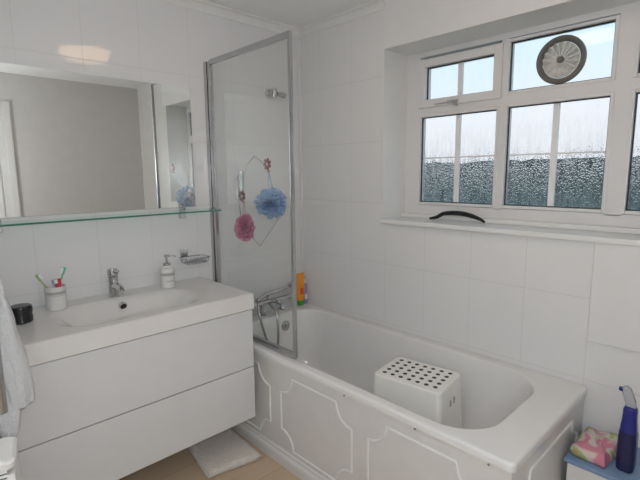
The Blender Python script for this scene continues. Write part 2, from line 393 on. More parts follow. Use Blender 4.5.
def ring(bm, y0, y1, z0, z1, t, xa, xb, bev=.003):   # y0>y1
    box(bm, xa, xb, y0, y0+t, z0-t, z1+t, bev); box(bm, xa, xb, y1-t, y1, z0-t, z1+t, bev)
    box(bm, xa+.0004, xb-.0004, y1, y0, z0-t, z0, bev); box(bm, xa+.0004, xb-.0004, y1, y0, z1, z1+t, bev)
for i, (ya, yb, za, zb) in enumerate(panes):
    op = i == 0
    t = .040 if op else .014
    bm = bmesh.new(); ring(bm, ya, yb, za, zb, t, X0-(.014 if op else .004), X1-.01); sash = part('sash', bm, M['upvc'], w)
    if op: sash['label'] = 'wide sash of the small opening pane'
    bm = bmesh.new(); ring(bm, ya-.0045, yb+.0045, za+.0045, zb-.0045, .0045, X0+.012, X0+.02, 0); part('gasket', bm, M['rubber'], sash)
    bm = bmesh.new(); box(bm, X0+.034, X0+.038, yb+.001, ya-.001, za+.001, zb-.001)
    part('pane', bm, M['wet'], sash)
    if i in (0, 2, 3):      # thin white bars behind the glass
        ym = (ya+yb)/2; bm = bmesh.new(); box(bm, X0+.020, X0+.032, ym-.013, ym+.013, za+.001, zb-.001, .002); part('glazing_bar', bm, M['pale'], sash)
        if i: bm = bmesh.new(); zm = 1.450; box(bm, X0+.0205, X0+.0315, yb+.001, ya-.001, zm-.0035, zm+.0035, .002); part('glazing_bar', bm, M['pale'], sash)
# latch of the small pane
bm = bmesh.new(); box(bm, X0-.024, X0-.014, -.99, -.93, 1.716, 1.732, .002); tube(bm, [(X0-.022, -.955, 1.720), (X0-.036, -.965, 1.716), (X0-.040, -1.00, 1.700)], .0055, 8)
tube(bm, [(X0-.02, -.86, 1.722), (X0-.02, -.95, 1.724)], .004, 8)
part('window_stay', bm, M['silver_print'], w)

# round vent in the upper pane
v = root('window_vent', (RD+.018, -1.447, 1.745), 'round dark-rimmed spinner vent with radial blades in the upper window pane', 'window vent')
vc = (RD+.018, -1.447, 1.840)
bm = bmesh.new()
prof = [(.074, -.002), (.098, -.002), (.099, -.010), (.096, -.020), (.088, -.025), (.083, -.022), (.078, -.014), (.075, -.004)]
n = 48; R = [[bm.verts.new((vc[0]+h, vc[1]+r*math.cos(k*2*PI/n), vc[2]+r*math.sin(k*2*PI/n))) for k in range(n)] for r, h in prof]
for i in range(len(R)):
    A, B = R[i], R[(i+1) % len(R)]
    for k in range(n): bm.faces.new((A[k], A[(k+1) % n], B[(k+1) % n], B[k]))
part('rim', bm, M['ventd'], v)
bm = bmesh.new(); nb = 16
for k in range(nb):
    a = k*2*PI/nb; da = PI/nb*.92
    pts = [(.013, -da*.6, -.006), (.013, da*.5, -.014), (.072, da*.80, -.022), (.072, -da*.9, -.004)]
    for dx in (0,):
        vs = [bm.verts.new((vc[0]+h, vc[1]+r*math.cos(a+q), vc[2]+r*math.sin(a+q))) for r, q, h in pts]
        vs2 = [bm.verts.new((vc[0]+h+.0012, vc[1]+r*math.cos(a+q), vc[2]+r*math.sin(a+q))) for r, q, h in pts]
        bm.faces.new(vs); bm.faces.new(vs2[::-1])
        for i in range(4): bm.faces.new((vs[i], vs2[i], vs2[(i+1) % 4], vs[(i+1) % 4]))
part('rotor', bm, M['ventc'], v)
bm = bmesh.new(); lathe(bm, [(0.0001, -.024), (.009, -.023), (.014, -.016), (.014, -.004), (.0001, -.003)], vc, 24, 'X'); part('hub', bm, M['ventd'], v)
bm = bmesh.new(); lathe(bm, [(.073, -.0022), (.073, -.0012)], vc, 40, 'X'); part('cover_plate', bm, clear_glass('smoked_plate', (.62, .58, .53)), v)

# black handle lying on the window board
bm = bmesh.new()
pts = []; rs = []
for k in range(25):
    t = k/24; y = -.885 - .295*t
    z = SILL + .008 + .036*max(0, math.sin(PI*min(1, max(0, (t-.08)/.86))))**.8
    if t < .22: z = SILL+.008+.014*(t/.22)**1.2 + .010*max(0, (t-.12)/.10)
    elif t < 1: z = SILL+.008 + .034*math.sin(PI*(.25+.75*(t-.22)/.78))**.75
    pts.append((.112 + .012*math.sin(PI*t) + .01*t, y, z)); rs.append(.0060 + .0065*math.sin(PI*t)**.8)
pts[-1] = (pts[-1][0], pts[-1][1], SILL+.0065)
tube(bm, pts, rs, 14)
o = fix_origin(finish('pull_handle', bm, M['black'])); tag(o, 'black arched plastic handle lying loose on the window board', 'handle')

# ------------------------------------------------------------------ bath
RZ = .530; BW, BL = .70, 1.70
b = root('bathtub', (-.35, -.85, 0), 'long white bathtub with moulded side panels under the window', 'bathtub')
e = .0008
def br(x0, x1, y0, y1, r, z): return rrect(x0, x1, y0, y1, r, z, 12, 14)
rings = [br(-.688, -.006, -1.688, -.006, .02, RZ-.028), br(-.70, -e, -1.70, -e, .022, RZ-.028), br(-.70, -e, -1.70, -e, .022, RZ-.010),
         br(-.697, -.003, -1.697, -.003, .020, RZ-.003), br(-.690, -.008, -1.690, -.008, .018, RZ),
         br(-.660, -.052, -1.580, -.100, .17, RZ), br(-.652, -.060, -1.570, -.108, .165, RZ-.003), br(-.644, -.066, -1.560, -.114, .16, RZ-.012),
         br(-.634, -.074, -1.535, -.122, .155, RZ-.07), br(-.622, -.086, -1.49, -.135, .15, RZ-.17), br(-.605, -.100, -1.43, -.150, .14, RZ-.28),
         br(-.585, -.118, -1.37, -.170, .13, RZ-.345), br(-.555, -.145, -1.32, -.20, .12, RZ-.375), br(-.50, -.20, -1.26, -.26, .09, RZ-.385), br(-.40, -.30, -1.1, -.5, .03, RZ-.388)]
bm = bmesh.new(); loft(bm, rings, cap0=False, cap1=True)
# outer shell underneath so the tub is a closed body
part('tub', bm, M['bath'], b, angle=60)
def notch_poly(y0, y1, z0, z1, r=.09, n=8):
    """closed outline with quarter-circle corners bitten out (y0<y1)"""
    out = []
    for cy, cz, a0 in ((y1, z1, 1.5*PI), (y1, z0, PI), (y0, z0, .5*PI), (y0, z1, 0.)):
        # concave arc centred on the corner
        seq = [(cy + r*math.cos(a0 - k*PI/2/n), cz + r*math.sin(a0 - k*PI/2/n)) for k in range(n+1)]
        out.append(seq)
    # order: right-top corner: from bottom side to top side
    path = []
    rt = [(y1 + r*math.cos(a), z1 + r*math.sin(a)) for a in [PI + k*(PI/2)/n for k in range(n+1)]]     # top edge -> right edge
    rb = [(y1 + r*math.cos(a), z0 + r*math.sin(a)) for a in [PI/2 + k*(PI/2)/n for k in range(n+1)]]
    lb = [(y0 + r*math.cos(a), z0 + r*math.sin(a)) for a in [k*(PI/2)/n for k in range(n+1)]]
    lt = [(y0 + r*math.cos(a), z1 + r*math.sin(a)) for a in [1.5*PI + k*(PI/2)/n for k in range(n+1)]]
    path = rt + rb + lb + lt
    return path
bm = bmesh.new(); box(bm, -.690, -.675, -1.688, -.004, .0, RZ-.02, .003); side = part('side_panel', bm, M['panel'], b)
def mould(path3, parent):
    bm = bmesh.new(); tube(bm, path3, .0055, 8, closed=True); return part('panel_moulding', bm, M['gloss'], parent)
for ya, yb in ((-.528, -.07), (-1.06, -.613), (-1.60, -1.145)):
    pth = notch_poly(ya, yb, .09, .445, .085)
    # keep the arcs in drawing order around the outline
    arcs = [pth[i*9:(i+1)*9] for i in range(4)]
    order = arcs[0][::-1] + arcs[3][::-1] + arcs[2][::-1] + arcs[1][::-1]
    mould([(-.691, y, z) for y, z in order], side)
bm = bmesh.new(); box(bm, -.689, -.006, -1.690, -1.675, .0, RZ-.02, .003); endp = part('end_panel', bm, M['panel'], b)
pth = notch_poly(-.62, -.075, .09, .435, .075); arcs = [pth[i*9:(i+1)*9] for i in range(4)]
mould([(x, -1.691, z) for x, z in arcs[0][::-1]+arcs[3][::-1]+arcs[2][::-1]+arcs[1][::-1]], endp)
bm = bmesh.new(); prism(bm, [(-.690, 0), (-.712, 0), (-.712, .040), (-.708, .050), (-.700, .056), (-.698, .066), (-.690, .070)], 'XZ', -1.69, -.004)
part('plinth', bm, M['panel'], b)
for (y, z) in ((-1.355, .492), (-1.62, .490), (-1.02, .492)):
    bm = bmesh.new(); lathe(bm, [(0.0001, -.7+.007), (.0035, -.7+.0075), (.0045, -.7+.0105)], (0, y, z), 12, 'X'); part('panel_screw', bm, M['brass'], side)
bm = bmesh.new(); lathe(bm, [(.0001, .015), (.022, .014), (.031, .009), (.033, .0)], (-.255, -.117, .452), 28, 'Y'); lathe(bm, [(.0001, .024), (.010, .022), (.012, .012)], (-.255, -.117, .452), 20, 'Y')
part('overflow', bm, M['alu'], b)

# bath shower mixer
t = root('bath_mixer', (-.30, -.05, RZ), 'chrome bath shower mixer with hose on the tap end rim', 'bath tap')
bm = bmesh.new()
for x in (-.375, -.225): lathe(bm, [(.024, 0), (.024, .006), (.013, .010), (.012, .05), (.016, .055), (.016, .07)], (x, -.05, RZ), 20)
tube(bm, [(-.42, -.05, RZ+.075), (-.40, -.05, RZ+.075), (-.18, -.05, RZ+.075), (-.16, -.05, RZ+.075)], [.010, .016, .016, .010], 16)
part('mixer_body', bm, M['chrome'], t)
bm = bmesh.new(); tube(bm, [(-.30, -.05, RZ+.078), (-.30, -.10, RZ+.080), (-.30, -.150, RZ+.070), (-.30, -.165, RZ+.045)], [.014, .012, .011, .011], 14); part('spout', bm, M['chrome'], t)
for x, s in ((-.42, -1), (-.16, 1)):
    bm = bmesh.new(); lathe(bm, [(.010, 0), (.022, .004*s), (.024, .03*s), (.018, .038*s), (.0001, .040*s)], (x, -.05, RZ+.075), 8, 'X'); part('tap_handle', bm, M['chrome'], t)
bm = bmesh.new(); tube(bm, [(-.33, -.05, RZ+.09), (-.33, -.055, RZ+.125), (-.30, -.055, RZ+.135)], .007, 10)
tube(bm, [(-.44, -.09, RZ+.11), (-.36, -.07, RZ+.13), (-.24, -.06, RZ+.135), (-.17, -.06, RZ+.145)], [.012, .013, .011, .010], 12)
lathe(bm, [(.010, -.004), (.030, 0), (.032, .014), (.012, .024), (.0001, .026)], (-.145, -.06, RZ+.142), 20)
part('handset', bm, M['chrome'], t)
bm = bmesh.new(); hp = []
for k in range(29):
    q = k/28; hp.append((-.44 + .02*math.sin(q*PI) + .03*q, -.095-.05*math.sin(q*PI), RZ+.105 - .27*math.sin(PI*q)*1.0))
hp = [(-.44, -.10, RZ+.10), (-.455, -.13, RZ+.05), (-.45, -.15, RZ-.02), (-.43, -.16, RZ-.10), (-.40, -.165, RZ-.17), (-.37, -.165, RZ-.19), (-.345, -.16, RZ-.15), (-.335, -.15, RZ-.05), (-.33, -.13, RZ+.02), (-.33, -.09, RZ+.055), (-.33, -.062, RZ+.07)]
def spline(p, m=6):
    p = [Vector(x) for x in p]; out = []
    for i in range(len(p)-1):
        a = p[max(i-1, 0)]; b_ = p[i]; c = p[i+1]; d_ = p[min(i+2, len(p)-1)]
        for k in range(m):
            u = k/m; out.append(.5*((2*b_)+(-a+c)*u+(2*a-5*b_+4*c-d_)*u*u+(-a+3*b_-3*c+d_)*u**3))
    return out + [p[-1]]
tube(bm, spline(hp), .008, 10); part('shower_hose', bm, M['alu'], t)

# shower handset bracket on the tiled wall
s = root('shower_bracket', (-.235, 0, 1.80), 'small chrome shower bracket high on the tiled wall behind the screen', 'shower bracket')
bm = bmesh.new(); lathe(bm, [(.026, 0), (.026, .006), (.014, .012), (.012, .04)], (-.245, 0, 1.840), 24, 'Y'); part('wall_rose', bm, M['chrome'], s)
bm = bmesh.new(); tube(bm, [(-.245, -.045, 1.86), (-.245, -.05, 1.84), (-.245, -.045, 1.815)], [.017, .020, .017], 16)
tube(bm, [(-.225, -.05, 1.835), (-.195, -.055, 1.832), (-.172, -.055, 1.828)], [.013, .015, .017], 14); part('clip', bm, M['chrome'], s)

# ------------------------------------------------------------------ shower screen
SX = -.655
s = root('shower_screen', (SX, -.34, RZ), 'clear glass shower screen in a chrome frame standing on the bath edge', 'shower screen')
def pb(name, mat, bx, par, bev=.003, label=None):
    bm = bmesh.new(); box(bm, *bx, bev); return part(name, bm, mat, par, label)
pb('wall_channel', M['alu'], (SX-.015, SX+.015, -.026, -.001, RZ+.004, 1.950), s)
pb('hinge_stile', M['alu'], (SX-.010, SX+.010, -.052, -.030, RZ+.008, 1.948), s)
pb('outer_stile', M['alu'], (SX-.009, SX+.009, -.688, -.674, RZ+.004, 1.955), s)
pb('top_rail', M['alu'], (SX-.009, SX+.009, -.675, -.050, 1.930, 1.955), s)
pb('bottom_rail', M['alu'], (SX-.010, SX+.010, -.675, -.050, RZ+.004, RZ+.030), s)
pb('seal_strip', M['grey'], (SX-.003, SX+.003, -.688, -.028, RZ+.0003, RZ+.004), s, 0)
pb('glass', M['screen'], (SX-.0025, SX+.0025, -.6745, -.051, RZ+.029, 1.931), s, 0)

# flower hooks with puffs on the bath side of the glass
GX = SX+.0028
def hook(y, z, label):
    r = root('flower_hook', (GX, y, z), label, 'hook', 'flower suction hooks on the screen')
    bm = bmesh.new()
    for k in range(7):
        a = k*2*PI/7; c = Vector((GX+.012, y+.016*math.cos(a), z+.016*math.sin(a)))
        mat = Matrix.Translation(c) @ Matrix.Rotation(a, 4, 'X') @ Matrix.Diagonal((.35, 1.1, .62, 1))
        bmesh.ops.create_uvsphere(bm, u_segments=14, v_segments=8, radius=.0125, matrix=mat)
    part('petals', bm, M['red'], r)
    bm = bmesh.new(); bmesh.ops.create_uvsphere(bm, u_segments=12, v_segments=8, radius=.0062, matrix=Matrix.Translation((GX+.014, y, z))); part('flower_centre', bm, M['white'], r)
    bm = bmesh.new(); lathe(bm, [(.018, 0.0003), (.014, .004), (.004, .008), (.004, .012)], (GX, y, z), 18, 'X'); part('suction_cup', bm, M['acrylic'], r)
    bm = bmesh.new(); tube(bm, [(GX+.010, y, z-.006), (GX+.012, y, z-.03), (GX+.022, y, z-.036), (GX+.026, y, z-.026)], .0022, 8); part('hook_arm', bm, M['red'], r)
    return r
def puff(c, rx, rz, mat, label, top, seed):
    rnd = random.Random(seed); c = Vector(c)
    r = root('shower_puff', c, label, 'shower puff', 'net shower puffs on the screen')
    bm = bmesh.new()
    for k in range(190):
        z = 1-2*(k+.5)/190; a = k*2.39996; d_ = Vector((math.sqrt(1-z*z)*math.cos(a), math.sqrt(1-z*z)*math.sin(a), z))
        d_ = (d_ + Vector((rnd.uniform(-.25, .25) for _ in range(3)))).normalized()
        u = d_.orthogonal().normalized(); u = Matrix.Rotation(rnd.uniform(0, 2*PI), 3, d_) @ u; w_ = d_.cross(u)
        R0 = rnd.uniform(.72, 1.12); W = rnd.uniform(.16, .30); rows = []
        nu, nv = 9, 5; ph = rnd.uniform(0, 6)
        for i in range(nv):
            f = i/(nv-1); row = []
            for j in range(nu):
                g = j/(nu-1)*2-1
                rad = .25 + (R0-.25)*f
                p = d_*(rad - .10*g*g*f) + u*(g*W*(.25+.75*f)) + w_*(.11*f*math.sin(g*7+ph) + .06*math.sin(g*15+ph*2)*f)
                row.append(bm.verts.new(c + Vector((p.x*rx*.8, p.y*rx, p.z*rz))))
            rows.append(row)
        for i in range(nv-1):
            for j in range(nu-1): bm.faces.new((rows[i][j], rows[i][j+1], rows[i+1][j+1], rows[i+1][j]))
    part('netting', bm, mat, r, angle=180)
    bm = bmesh.new(); tp = Vector(top)
    for sgn in (-1, 1):
        tube(bm, spline([c, c.lerp(tp, .5)+Vector((0, sgn*.014, 0)), tp], 5), .0016, 6)
    part('cord', bm, mat, r)
    return r
hook(-.487, 1.417, 'dark red flower hook above the blue puff'); hook(-.274, 1.264, 'dark red flower hook above the pink puff')
puff((SX+.079, -.425, 1.230), .088, .072, M['blue'], 'blue net shower puff hanging on the shower screen', (GX+.022, -.487, 1.383), 3)
puff((SX+.064, -.215, 1.096), .062, .070, M['pink'], 'pink net shower puff hanging on the shower screen', (GX+.022, -.274, 1.230), 5)

# bevelled clear hexagon on the tiled wall behind the screen
HXP = [(254, 157), (276, 172), (281, 218), (261, 246), (240, 229), (235, 180)]
hx = [(-.366, 1.477), (-.281, 1.425), (-.175, 1.120), (-.342, .944), (-.459, 1.064), (-.502, 1.340)]
cxh = sum(p[0] for p in hx)/6; czh = sum(p[1] for p in hx)/6
r = root('hexagonal_plaque', (cxh, 0, .944), 'clear hexagonal glass plaque on the tiles behind the screen', 'wall plaque')
bm = bmesh.new()
def hexring(s_, y): return [bm.verts.new((cxh+(x-cxh)*s_, y, czh+(z-czh)*s_)) for x, z in hx]
A = hexring(1, -.0012); B = hexring(1, -.003); C_ = hexring(.93, -.007)
for P0, P1 in ((A, B), (B, C_)):
    for k in range(6): bm.faces.new((P0[k], P0[(k+1) % 6], P1[(k+1) % 6], P1[k]))
bm.faces.new(C_); bm.faces.new(A[::-1]); part('plate', bm, M['acrylic'], r, angle=5)
bm = bmesh.new(); tube(bm, [(x, -.0035, z) for x, z in hx], .0022, 6, closed=True); part('polished_edge', bm, M['alu'], r)
bm = bmesh.new(); box(bm, -.478, -.440, -.0105, -.0075, 1.24, 1.39, .001); part('reflection_strip', bm, M['mirror'], r)  # added mirror slip standing in for a narrow reflection in the plate

# ------------------------------------------------------------------ vanity unit and basin
VX0, VX1, VF, VT = -1.712, -.745, -.486, .823
c = root('vanity_unit', ((VX0+VX1)/2, -.24, .204), 'white wall-hung vanity unit with two wide drawers', 'vanity unit')
pb('carcass', M['lacq'], (VX0-.008, VX1-.004, -.462, -.001, .206, .748), c, .002)
pb('drawer_front', M['lacq'], (VX0-.012, VX1-.001, -.482, -.463, .4655, .744), c, .0025, 'upper drawer front')
pb('drawer_front', M['lacq'], (VX0-.012, VX1-.001, -.482, -.463, .204, .461), c, .0025, 'lower drawer front')
# basin top as a height field
bx0, bx1, by0, by1 = -1.525, -.925, -.440, -.108
def basin_z(x, y):
    cx, cy = (bx0+bx1)/2, (by0+by1)/2; hx_, hy = (bx1-bx0)/2, (by1-by0)/2
    # signed distance to a rounded rectangle
    rr = .13; qx = abs(x-cx)-(hx_-rr); qy = abs(y-cy)-(hy-rr)
    sd = math.hypot(max(qx, 0), max(qy, 0)) + min(max(qx, qy), 0) - rr
    f = min(1, max(0, -sd/(.085+.06*abs(x-cx)/hx_))); f = f*f*(3-2*f)
    depth = .058 + .022*max(0, min(1, (y-by0)/(by1-by0)))
    # steeper back wall under the tap
    return -depth*f
bs = root('washbasin', ((VX0+VX1)/2, -.245, VT-.075), 'wide white ceramic basin top with a shallow rectangular bowl', 'washbasin')
bm = bmesh.new(); NX, NY = 150, 80; g = []
TX0, TX1, TY0, TY1 = VX0-.014, VX1+.004, VF-.004, -.001
for j in range(NY+1):
    row = []
    for i in range(NX+1):
        x = TX0+(TX1-TX0)*i/NX; y = TY0+(TY1-TY0)*j/NY
        z = VT+basin_z(x, y)
        dd = min(x-TX0, TX1-x, y-TY0); z -= .004*max(0, 1-dd/.006)**2
        row.append(bm.verts.new((x, y, z)))
    g.append(row)
for j in range(NY):
    for i in range(NX): bm.faces.new((g[j][i], g[j][i+1], g[j+1][i+1], g[j+1][i]))
per = [g[0][i] for i in range(NX+1)] + [g[j][NX] for j in range(1, NY+1)] + [g[NY][i] for i in range(NX-1, -1, -1)] + [g[j][0] for j in range(NY-1, 0, -1)]
low = [bm.verts.new((v_.co.x, v_.co.y, VT-.074)) for v_ in per]
for k in range(len(per)): bm.faces.new((per[k], per[(k+1) % len(per)], low[(k+1) % len(per)], low[k]))
bm.faces.new(low)
part('basin_top', bm, M['ceramic'], bs, angle=50)
hz = VT-.030
bm = bmesh.new()
tube(bm, [(-1.215, -.148, hz+.003), (-1.215, -.160, hz-.001)], [.0175, .0170], 24)
part('overflow_ring', bm, M['chrome'], bs)
bm = bmesh.new(); tube(bm, [(-1.215, -.156, hz), (-1.215, -.1612, hz-.0014)], [.0130, .0130], 20); part('overflow_hole_shade', bm, M['black'], bs)  # solid black disc painting the shade inside the overflow
# basin tap
tp = root('basin_tap', (-1.222, -.075, VT), 'chrome single lever mixer tap behind the basin bowl', 'tap')
bm = bmesh.new(); lathe(bm, [(.026, 0), (.026, .004), (.0215, .008), (.0205, .06), (.0215, .088), (.0215, .094)], (-1.222, -.075, VT), 28); part('tap_body', bm, M['chrome'], tp)
bm = bmesh.new(); tube(bm, [(-1.222, -.085, VT+.050), (-1.222, -.12, VT+.058), (-1.222, -.165, VT+.052), (-1.222, -.180, VT+.038)], [.016, .015, .0135, .0125], 16); part('spout', bm, M['chrome'], tp)
bm = bmesh.new(); lathe(bm, [(.021, .096), (.023, .100), (.023, .120), (.019, .129), (.0001, .132)], (-1.222, -.075, VT), 28)
tube(bm, [(-1.222, -.07, VT+.118), (-1.222, -.11, VT+.120), (-1.222, -.145, VT+.128)], [.009, .0075, .006], 12); part('lever', bm, M['chrome'], tp)

# tumbler with brushes
TC = (-1.462, -.10)
r = root('tumbler', (*TC, VT), 'white ceramic tumbler with a grey band holding toothbrushes', 'tumbler')
bm = bmesh.new(); lathe(bm, [(.0001, 0), (.036, 0), (.0385, .003), (.0385, .094), (.037, .097), (.035, .094), (.034, .006), (.0001, .005)], (*TC, VT), 36); part('cup', bm, M['ceramic'], r)
bm = bmesh.new()
for z0, z1 in ((.066, .078), (.060, .062)): lathe(bm, [(.0386, z0), (.0390, z0), (.0390, z1), (.0386, z1)], (*TC, VT), 36)
part('grey_band', bm, M['grey'], r)
def brush(b0, t0, mat, label, L_=None):
    a = Vector((TC[0]+b0[0], TC[1]+b0[1], VT+.0085)); bb = Vector((TC[0]+t0[0], TC[1]+t0[1], VT+t0[2])); d_ = (bb-a).normalized()
    r = root('toothbrush', a, label, 'toothbrush', 'brushes in the tumbler')
    bm = bmesh.new(); L_ = (bb-a).length
    tube(bm, [a+d_*L_*q for q in (0, .1, .4, .6, .78, .84, .97, 1)], [.003, .0045, .005, .0035, .0028, .005, .006, .003], 10); part('handle', bm, mat, r)
    s_ = d_.cross(Vector((0, 0, 1))).normalized(); n_ = s_.cross(d_)
    bm = bmesh.new(); A = a+d_*L_*.84; B = a+d_*L_*.97
    m4 = Matrix((( *(d_*(B-A).length), 0), (*(s_*.010), 0), (*(n_*.012), 0), (0, 0, 0, 1))).transposed(); m4.translation = (A+B)/2 + n_*.009
    bmesh.ops.create_cube(bm, size=1, matrix=m4); part('bristles', bm, M['white'], r)
brush((.018, 0), (-.064, -.005, .155), M['olive'], 'olive green toothbrush leaning left out of the tumbler')
brush((-.012, .012), (.044, .002, .170), M['mint'], 'mint green toothbrush leaning right out of the tumbler')
brush((.008, -.016), (-.010, -.018, .128), M['steel'], 'grey blue toothbrush upright in the tumbler beside the red tube')
r = root('toothpaste_tube', (TC[0]+.012, TC[1]-.004, VT+.0065), 'red toothpaste tube standing in the tumbler', 'toothpaste')
bm = bmesh.new(); loft(bm, [rrect(TC[0]+.012-w_, TC[0]+.012+w_, TC[1]-.004-d_, TC[1]-.004+d_, .9*min(w_, d_), VT+z, 4, 3) for w_, d_, z in ((.008, .008, .0066), (.009, .009, .022), (.011, .011, .03), (.012, .006, .09), (.012, .0018, .127))], cap0=True); part('tube_body', bm, M['redp'], r)
bm = bmesh.new(); box(bm, TC[0], TC[0]+.024, TC[1]-.006, TC[1]-.002, VT+.1272, VT+.134); part('crimp', bm, M['white'], r)

# dark jar
JC = (-1.606, -.200)
r = root('cosmetic_jar', (*JC, VT), 'round black jar with a glossy lid at the left of the basin', 'jar')
bm = bmesh.new(); lathe(bm, [(.0001, 0), (.034, 0), (.039, .004), (.038, .02), (.0375, .036)], (*JC, VT), 36); part('jar_body', bm, M['black'], r)
bm = bmesh.new(); lathe(bm, [(.039, .037), (.040, .039), (.0395, .058), (.036, .064), (.030, .0655), (.0001, .0645)], (*JC, VT), 36); part('jar_lid', bm, M['black'], r)
bm = bmesh.new(); lathe(bm, [(.0384, .010), (.0390, .010), (.0390, .024), (.0384, .024)], (*JC, VT), 36); part('label_band', bm, M['black'], r)

# soap dispenser
DC = (-.968, -.085)
r = root('soap_dispenser', (*DC, VT), 'white soap dispenser with a chrome pump and grey band', 'soap dispenser')
bm = bmesh.new(); lathe(bm, [(.0001, 0), (.032, 0), (.034, .003), (.034, .086), (.031, .094), (.020, .100), (.016, .102), (.016, .108)], (*DC, VT), 36); part('bottle', bm, M['ceramic'], r)
bm = bmesh.new(); lathe(bm, [(.0341, .060), (.0345, .060), (.0345, .074), (.0341, .074)], (*DC, VT), 36)
for q in range(9):
    a = -PI/2-.55+q*.14; z = VT+.030
    box(bm, DC[0]+.0342*math.cos(a)-.0016, DC[0]+.0342*math.cos(a)+.0016, DC[1]+.0342*math.sin(a)-.0006, DC[1]+.0342*math.sin(a)+.0006, z, z+.006+.003*(q % 3 == 0))
part('grey_band', bm, M['grey'], r)
bm = bmesh.new(); lathe(bm, [(.017, .108), (.018, .110), (.018, .120), (.009, .124), (.005, .126), (.005, .148), (.012, .150), (.012, .160), (.006, .163), (.0001, .163)], (*DC, VT), 24)
tube(bm, [(DC[0], DC[1], VT+.155), (DC[0]+.028, DC[1]-.012, VT+.156), (DC[0]+.040, DC[1]-.017, VT+.150)], [.0055, .0045, .0035], 10); part('pump', bm, M['chrome'], r)

# wire soap basket
r = root('soap_basket', (-.80, 0, .925), 'chrome wire soap basket fixed to the tiles above the basin', 'soap dish')
bm = bmesh.new(); box(bm, -.855, -.815, -.012, 0, .945, .985, .004); box(bm, -.843, -.827, -.03, -.010, .957, .973, .003); part('wall_mount', bm, M['chrome'], r)
bm = bmesh.new()
sx0, sx1, sy0, sy1, sz0, sz1 = -.875, -.740, -.115, -.022, .922, .948
for z in (sz0, sz1):
    k = 0 if z == sz1 else .010
    tube(bm, rrect(sx0+k, sx1-k, sy0+k, sy1-k, .018, z, 5, 4), .0036, 8, closed=True)
for i in range(9):
    x = sx0+.014+i*(sx1-sx0-.028)/8; tube(bm, [(x, sy0, sz1), (x, sy0+.010, sz0), (x, sy1-.010, sz0), (x, sy1, sz1)], .0024, 6)
for i in range(4):
    y = sy0+.016+i*(sy1-sy0-.032)/3; tube(bm, [(sx0, y, sz1), (sx0+.010, y, sz0), (sx1-.010, y, sz0), (sx1, y, sz1)], .0024, 6)
part('wire_tray', bm, M['chrome'], r)

# mirror, glass shelf
MX0, MX1, MZ0, MZ1 = -1.80, -.757, 1.2075, 1.808
r = root('wall_mirror', ((MX0+MX1)/2, 0, MZ0), 'large frameless mirror above the glass shelf', 'mirror')
pb('backing', M['white'], (MX0+.002, MX1-.002, -.004, -.0005, MZ0+.002, MZ1-.002), r, 0)
pb('mirror_glass', M['mirror'], (MX0, MX1, -.009, -.0041, MZ0, MZ1), r, 0)
SH = (-1.79, -.680, -.135, -.0005, 1.184, 1.192)
r = root('glass_shelf', (-1.23, 0, 1.184), 'long green-edged glass shelf under the mirror', 'shelf')
pb('glass_plate', M['shelf'], SH, r, 0)
bm = bmesh.new(); box(bm, SH[0], SH[1]+.001, SH[2]-.0012, SH[2]+.0002, SH[4]+.0005, SH[5]-.0005); box(bm, SH[1]-.0002, SH[1]+.001, SH[2], SH[3]-.001, SH[4]+.0005, SH[5]-.0005)
part('polished_edge', bm, M['edge'], r)
for x in (-1.623, -.838):
    bm = bmesh.new(); box(bm, x-.014, x+.014, -.030, -.0005, 1.150, 1.183, .002); box(bm, x-.014, x+.014, -.030, -.0095, 1.1925, 1.206, .002)
    box(bm, x-.012, x+.012, -.014, -.0095, 1.206, 1.225, .002); part('shelf_clip', bm, M['chrome'], r)

# ------------------------------------------------------------------ towel rail, towel, basket at the left
r = root('towel_rail', (-1.775, -.36, .62), 'chrome ladder towel rail on the left wall', 'towel rail')
for y in (-.70, -.10):
    bm = bmesh.new(); tube(bm, [(-1.754, y, .715), (-1.754, y, 1.18)], .015, 16); part('post', bm, M['alu'], r)
bm = bmesh.new()
for z in (.74, .80, .86, .94, 1.02, 1.165): tube(bm, [(-1.754, -.70, z), (-1.754, -.10, z)], .009, 12)
part('rungs', bm, M['alu'], r)
for y in (-.50, -.14):
    for z in (.78, 1.02): bm = bmesh.new(); tube(bm, [(-1.8395, y, z), (-1.758, y, z)], .008, 10); part('wall_bracket', bm, M['alu'], r)

def blob(keys, seed, n=44):
    bm = bmesh.new(); rings_ = []; m_ = 7
    for i in range((len(keys)-1)*m_+1):
        k_ = min(i//m_, len(keys)-2); t_ = i/m_-k_; A, B = keys[k_], keys[k_+1]; t2 = t_*t_*(3-2*t_)
        q = [A[c_]*(1-t2)+B[c_]*t2 for c_ in range(5)]; q[4] = A[4]*(1-t_)+B[4]*t_; ring_ = []
        cx_, cy_, hx2, hy2, z = q
        for j in range(n):
            a = j*2*PI/n; sq_ = 1/((abs(math.cos(a))**3+abs(math.sin(a))**3)**(1/3))
            w_ = 1+.07*math.sin(a*5+seed+z*5)+.05*math.sin(a*9+seed*2-z*9)+.03*noise.noise(Vector((math.cos(a)*3, math.sin(a)*3, z*14+seed)))
            ring_.append(Vector((cx_+hx2*sq_*math.cos(a)*w_, cy_+hy2*sq_*math.sin(a)*w_, z+.006*noise.noise(Vector((a, z*5, seed))))))
        rings_.append(ring_)
    loft(bm, rings_, cap0=True); return bm
r = root('bath_towel', (-1.725, -.60, .58), 'white terry towel hanging from the chrome towel rail', 'towel')
part('front_fold', blob([(-1.748, -.60, .012, .07, 1.145), (-1.748, -.60, .026, .08, 1.13), (-1.742, -.60, .036, .085, 1.06), (-1.736, -.60, .046, .085, .95), (-1.722, -.60, .050, .085, .82), (-1.708, -.60, .044, .085, .74), (-1.704, -.60, .040, .08, .702), (-1.704, -.60, .030, .07, .693)], .4), M['towel'], r, angle=80)
